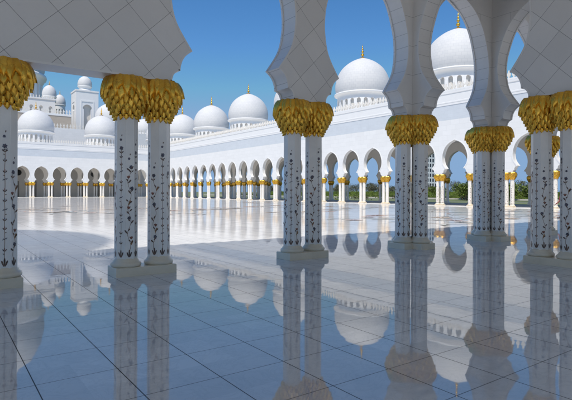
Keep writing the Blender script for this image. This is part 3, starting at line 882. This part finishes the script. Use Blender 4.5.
niche_side(mb, lambda u,t,z: (hw-t, u, z), hw, 20, zt, 22.5, 31.2, 1.15)
niche_side(mb, lambda u,t,z: (-u, hw-t, z), hw, 20, zt, 22.5, 31.2, 1.15)
mb.box(-hw-.02, hw+.02, -hw-.02, hw+.02, 0, 20, 'facade_plain')
mb.box(-hw+1.02, hw-1.02, -hw+1.02, hw-1.02, 20, zt-.1, 'facade_plain')
mb.box(-hw-.15, hw+.15, -hw-.15, hw+.15, zt, zt+.5, 'facade_plain')
mb.build('tower_body', tower)
td = link('dome', dome_mesh(2.35, 38.0, 3.7, 32), tower)
mb = MB(); mb.lathe([(2.3,36.1),(2.3,36.5),(1.95,36.8),(1.95,37.4),(2.35,37.7),(2.4,37.95),(2.2,38.05)], 32, 'facade_plain'); mb.build('drum', td)

# ================================================================== GARDEN beyond the right wing
def leaf_cloud(mb, cx, cy, cz, rx, ry, rz, n, size, mat, rnd, box=False):
    for _ in range(n):
        if box:
            p = Vector((rnd.uniform(-1,1), rnd.uniform(-1,1), rnd.uniform(-1,1)))
        else:
            p = Vector((rnd.gauss(0,1), rnd.gauss(0,1), rnd.gauss(0,1))); p.normalize(); p *= rnd.uniform(.35,1)**.5*(1+.25*sin(5*p.x+3*p.z+cx))
        c = Vector((cx + p.x*rx, cy + p.y*ry, cz + p.z*rz))
        a = Vector((rnd.gauss(0,1), rnd.gauss(0,1), rnd.gauss(0,1))).normalized(); b = a.orthogonal().normalized()
        c2 = a.cross(b); s = size*rnd.uniform(.6, 1.4)
        mb.face([c - b*s*.5, c + c2*s*.35, c + b*s*.8, c - c2*s*.35], mat)
rnd = random.Random(21)
hk = 0
for row, (x, h, zc) in enumerate(((104.0, .55, .4), (145, 1.5, 1.0))):
    for k in range(10):
        y0 = (20 if row == 0 else 25) + k*(17 if row == 0 else 21)
        mb = MB(); L = 8.2 if row == 0 else 10.2
        mb.box(x-.45, x+.45, y0-L, y0+L, 0, h*1.25, 'hedge')
        leaf_cloud(mb, x, y0, zc+.05, .62, L, h*.78, 1500, .22, 'hedge', rnd, True)
        side = ('low clipped hedge across the lawn from the right arcade', 'taller bright green hedge farther back in the garden')[row]
        tag(mb.build('hedge', None), side, 'hedge', ('low hedges by the arcade', 'far garden hedges')[row])
        hk += 1
def tree(x, y, h, r, name, label, mat, n=900):
    t = thing(name, label, 'tree', (x, y, 0), 0, 'trees in the garden beyond the right arcade')
    mb = MB()
    if name == 'palm_tree':
        mb.lathe([(.28,0),(.2,.5),(.16,h*.7),(.15,h-.4)], 8, 'trunk'); mb.build('trunk', t)
        mb = MB()
        for k in range(26):
            a = rnd.uniform(0, 6.28); el = rnd.uniform(-.4, 1.2); L = r*rnd.uniform(.8, 1.15)
            pts = []
            for j in range(8):
                s = j/7; pts.append(Vector((cos(a)*L*s*cos(el*(1-.3*s)), sin(a)*L*s*cos(el*(1-.3*s)), h-.4 + L*s*sin(el) - 1.1*L*s*s*.7)))
            for p, q in zip(pts, pts[1:]):
                sd = Vector((-sin(a), cos(a), 0))
                for sg in (-1, 1):
                    for z in range(3):
                        c = p.lerp(q, z/3); mb.face([c, c + sd*sg*.38 + Vector((cos(a)*.15, sin(a)*.15, -.25)), c + (q-p)*.3], mat)
        mb.build('crown', t); return
    mb.lathe([(.22,0),(.14,h*.3),(.09,h*.6)], 8, 'trunk')
    for k in range(5):
        a = k*1.3; p0 = Vector((0,0,h*.35)); p1 = Vector((cos(a)*r*.6, sin(a)*r*.6, h*.7))
        sd = Vector((-sin(a), cos(a), 0))*.05
        mb.face([p0-sd, p0+sd, p1+sd*.4, p1-sd*.4], 'trunk')
    mb.build('trunk', t)
    mb = MB()
    for k in range(6):
        a = rnd.uniform(0, 6.28); q = rnd.uniform(0, .6)*r
        leaf_cloud(mb, cos(a)*q, sin(a)*q, h*rnd.uniform(.38,.85), r*.55, r*.55, h*.22, n//6, .26, mat, rnd)
    mb.build('crown', t)
pos = []
for k in range(84):
    y = rnd.uniform(25, 250); x = rnd.uniform(150, 215)
    pos.append((x, y))
for k, (x, y) in enumerate(pos):
    if k % 12 == 0: tree(x, y, rnd.uniform(5.5, 7.2), rnd.uniform(1.8, 2.6), 'palm_tree', 'slim palm standing beyond the garden hedge', 'palm')
    else: tree(x, y, rnd.uniform(4.6, 7.2), rnd.uniform(2.8, 4.6), 'garden_tree', 'bushy dark green tree beyond the garden hedge', 'tree')
for k in range(9):
    tree(92 + rnd.uniform(-4, 8), 30 + k*5.2 + rnd.uniform(-1.5,1.5), rnd.uniform(2.8, 3.8), rnd.uniform(1.8, 2.6), 'garden_tree', 'bright green tree close behind the arcade, near the right edge', 'hedge', 1500)
for k in range(34):
    bx, by = rnd.uniform(70, 128), rnd.uniform(22, 130)
    mb = MB(); leaf_cloud(mb, 0, 0, .45, rnd.uniform(.8, 1.8), rnd.uniform(1.2, 3.0), rnd.uniform(.4, .7), 160, .24, 'tree' if k % 2 else 'hedge', rnd)
    mb.lathe([(.06,0),(.05,.4)], 6, 'trunk')
    o = mb.build('shrub', None, (bx, by, 0))
    tag(o, 'low rounded shrub on the lawn between the arcade and the far hedge', 'shrub', 'shrubs on the lawn beyond the arcade')
# distant tower block
tb = thing('apartment_tower', 'distant pale tower block with dark windows, seen through a right arcade arch', 'building', (293, 233, 0))
mb = MB(); mb.box(-8, 8, -6, 6, 0, 38, 'facade_plain'); mb.box(-8.4, 8.4, -6.4, 6.4, 38, 39, 'facade_plain'); mb.build('wall', tb)
mb = MB(); mb.box(-.04, .04, -.8, .8, 0, 2.4, 'glass_and_opening'); wm = mb.mesh('window')
for fl in range(10):
    for q in range(4): link('window', wm, tb, (-8.02, -4.2+q*2.8, 2.2+fl*3.6))
    for q in range(5): link('window', wm, tb, (-6.1+q*3, -6.02, 2.2+fl*3.6), pi/2)
mb = MB(); mb.box(98, 98.4, 5, 200, 0, .32, 'inside')
tag(mb.build('low_wall'), 'low white garden wall beyond the right arcade', 'wall')
lp = thing('lamp_post', 'white garden post with a flat square head, beyond the right arcade', 'post', (83.0, 51.5, 0))
mb = MB(); mb.lathe([(.16,0),(.16,.3),(.07,.34),(.06,2.4)], 10, 'metal'); mb.build('pole', lp)
mb = MB(); mb.box(-.5,.5,-.5,.5,2.4,2.6,'metal'); mb.build('head', lp)

# ================================================================== PERSON
def person(x, y, heading):
    root = thing('person', 'person walking in dark trousers and a red top, half hidden behind the right-hand column', 'person', (x, y, 0), heading)
    J = {'pelvis':(0,0,.93),'spine':(.01,0,1.12),'chest':(.02,0,1.34),'neck':(.03,0,1.47),'headb':(.045,0,1.54),'head':(.05,0,1.64),'crown':(.045,0,1.70),
         'hl':(0,.09,.90),'kl':(.20,.09,.50),'al':(.30,.09,.09),'tl':(.46,.09,.035),
         'hr':(0,-.09,.90),'kr':(-.04,-.09,.48),'ar':(-.30,-.09,.16),'tr':(-.22,-.09,.03),
         'sl':(.02,.18,1.39),'el':(-.10,.24,1.12),'wl':(-.02,.25,.88),'sr':(.02,-.18,1.39),'er':(.04,-.24,1.11),'wr':(.24,-.22,.96),
         'pl':(0,.25,.83),'pr':(.30,-.21,.93)}
    Rd = {'pelvis':.125,'spine':.115,'chest':.13,'neck':.05,'headb':.07,'head':.088,'crown':.06,'hl':.085,'kl':.055,'al':.038,'tl':.028,'hr':.085,'kr':.055,'ar':.038,'tr':.028,
          'sl':.055,'el':.04,'wl':.026,'sr':.055,'er':.04,'wr':.026,'pl':.03,'pr':.03}
    E = [('pelvis','spine'),('spine','chest'),('chest','neck'),('neck','headb'),('headb','head'),('head','crown'),('pelvis','hl'),('hl','kl'),('kl','al'),('al','tl'),('pelvis','hr'),('hr','kr'),('kr','ar'),('ar','tr'),
         ('chest','sl'),('sl','el'),('el','wl'),('wl','pl'),('chest','sr'),('sr','er'),('er','wr'),('wr','pr')]
    for tag_, base, fwd in (('L', (0,.25,.83), (.0,0,-1)), ('R', (.30,-.21,.93), (.85,0,-.5))):
        for i in range(4):
            off = (i-1.5)*.02; L = (.065,.075,.07,.055)[i]
            n1 = f'f{tag_}{i}a'; n2 = f'f{tag_}{i}b'
            p = Vector(base); f = Vector(fwd)
            J[n1] = tuple(p + f*.045 + Vector((off if tag_=='L' else 0, off if tag_=='R' else 0, 0))); J[n2] = tuple(Vector(J[n1]) + f*L + Vector((.01,0,-.01)))
            Rd[n1] = .009; Rd[n2] = .007; E += [('pl' if tag_=='L' else 'pr', n1), (n1, n2)]
        n1 = f'th{tag_}'; J[n1] = tuple(Vector(base) + Vector(fwd)*.03 + Vector((.04, .0, .01))); Rd[n1] = .01; E.append(('pl' if tag_=='L' else 'pr', n1))
    names = list(J)
    me = bpy.data.meshes.new('person_body'); me.from_pydata([J[n] for n in names], [(names.index(a), names.index(b)) for a, b in E], [])
    tmp = bpy.data.objects.new('tmp', me); COL.objects.link(tmp)
    md = tmp.modifiers.new('Skin', 'SKIN'); 
    sv = me.skin_vertices[0].data if me.skin_vertices else None
    if sv is None:
        bm = bmesh.new(); bm.from_mesh(me); bm.verts.layers.skin.verify(); bm.to_mesh(me); bm.free(); sv = me.skin_vertices[0].data
    for i, n in enumerate(names): sv[i].radius = (Rd[n], Rd[n]); sv[i].use_root = (n == 'pelvis')
    s = tmp.modifiers.new('Sub', 'SUBSURF'); s.levels = 2; s.render_levels = 2
    dg = bpy.context.evaluated_depsgraph_get(); dg.update()
    ev = tmp.evaluated_get(dg); bmsh = bpy.data.meshes.new_from_object(ev)
    bpy.data.objects.remove(tmp)
    bmsh.materials.clear(); bmsh.materials.append(M['skin'])
    for p in bmsh.polygons: p.use_smooth = True
    bmsh.update()
    # clothing: shells lifted off the skin
    def shell(name, test, mat, off):
        bm = bmesh.new(); bm.from_mesh(bmsh); bm.normal_update()
        for v in bm.verts: v.co += v.normal*off
        bmesh.ops.delete(bm, geom=[f for f in bm.faces if not test(f.calc_center_median())], context='FACES')
        m2 = bpy.data.meshes.new(name); bm.to_mesh(m2); bm.free(); m2.materials.clear(); m2.materials.append(M[mat])
        for p in m2.polygons: p.use_smooth = True
        return m2
    body = link('body', bmsh, root)
    link('trousers', shell('trousers', lambda c: .10 < c.z < .98 and abs(c.y) < .19 , 'dark', .012), root)
    link('top', shell('top', lambda c: .92 < c.z < 1.46 and (abs(c.y) < .2 or c.z > 1.13), 'red', .016), root)
    link('hair', shell('hair', lambda c: c.z > 1.60 and c.x < .085 or c.z > 1.70, 'hair', .014), root)
    for n, (sx, sy) in (('l', (.38, .09)), ('r', (-.24, -.09))):
        mb = MB()
        prof = [(-.13,.0),(-.13,.07),(-.05,.10),(.04,.07),(.12,.045),(.14,0)]
        for k, (a, b) in enumerate(zip(prof, prof[1:])):
            mb.face([(a[0],-.045,a[1]),(b[0],-.045,b[1]),(b[0],.045,b[1]),(a[0],.045,a[1])], 'dark')
        for q in (-.045, .045): mb.face([(a[0], q, a[1]) for a in prof], 'dark')
        mb.build('shoe', root, (sx, sy, 0.002))
    for y_ in (-.03, .03):
        mb = MB(); mb.lathe([(0,-.01),(.01,-.006),(.012,0),(.01,.006),(0,.01)], 8, 'dark'); mb.build('eye', root, (.137, y_, 1.64))
    mb = MB(); mb.lathe([(0,-.02),(.014,-.01),(.008,.02),(0,.025)], 6, 'skin'); mb.build('nose', root, (.142, 0, 1.61))
    return root
person(32.13, 14.74, R(180-20))

# ================================================================== CAMERA
cam = bpy.data.cameras.new('camera'); co = bpy.data.objects.new('camera', cam); COL.objects.link(co)
cam.sensor_width = 36; cam.lens = 486.7/572*36; cam.clip_end = 6000; cam.clip_start = .05
cam.shift_y = -8.1/572
rot = Matrix.Rotation(R(-35.7), 4, 'Z') @ Matrix.Rotation(R(90), 4, 'X') @ Matrix.Rotation(.0038, 4, 'Z')
co.matrix_world = Matrix.Translation((0, 0, 1.6)) @ rot
sc.camera = co

# ================================================================== LIGHT
S = Vector((-.42, -.296, 1.0)).normalized()
w = bpy.data.worlds.new('World'); sc.world = w; w.use_nodes = True
nt = w.node_tree; bg = nt.nodes['Background']
sky = nt.nodes.new('ShaderNodeTexSky'); sky.sky_type = 'NISHITA'; sky.sun_disc = False
sky.sun_elevation = math.asin(S.z); sky.sun_rotation = atan2(S.x, S.y) % (2*pi)
sky.air_density = 1.0; sky.dust_density = .1; sky.ozone_density = 5.0
hs = nt.nodes.new('ShaderNodeHueSaturation'); hs.inputs['Saturation'].default_value = 1.22   # deep, polarised blue
cap = nt.nodes.new('ShaderNodeVectorMath'); cap.operation = 'MINIMUM'; cap.inputs[1].default_value = (1.8, 2.95, 4.7)   # keeps the horizon from burning out
nt.links.new(sky.outputs[0], hs.inputs['Color']); nt.links.new(hs.outputs[0], cap.inputs[0]); nt.links.new(cap.outputs[0], bg.inputs[0]); bg.inputs[1].default_value = .102
sun = bpy.data.lights.new('sun', 'SUN'); so = bpy.data.objects.new('sun', sun); COL.objects.link(so)
sun.energy = 3.3; sun.angle = R(.53); sun.color = (1, .93, .83)
so.rotation_euler = S.to_track_quat('Z', 'Y').to_euler(); so.location = (0, 0, 60)

vs = sc.view_settings; vs.view_transform = 'Standard'; vs.look = 'None'; vs.exposure = 0.43; vs.gamma = 1; vs.use_curve_mapping = False
cy = sc.cycles
cy.max_bounces = 10; cy.diffuse_bounces = 6; cy.glossy_bounces = 4; cy.transmission_bounces = 2
cy.use_denoising = True; cy.caustics_reflective = True; cy.caustics_refractive = False; cy.blur_glossy = 1.0; cy.sample_clamp_indirect = 4
cy.use_adaptive_sampling = True; cy.adaptive_threshold = .01
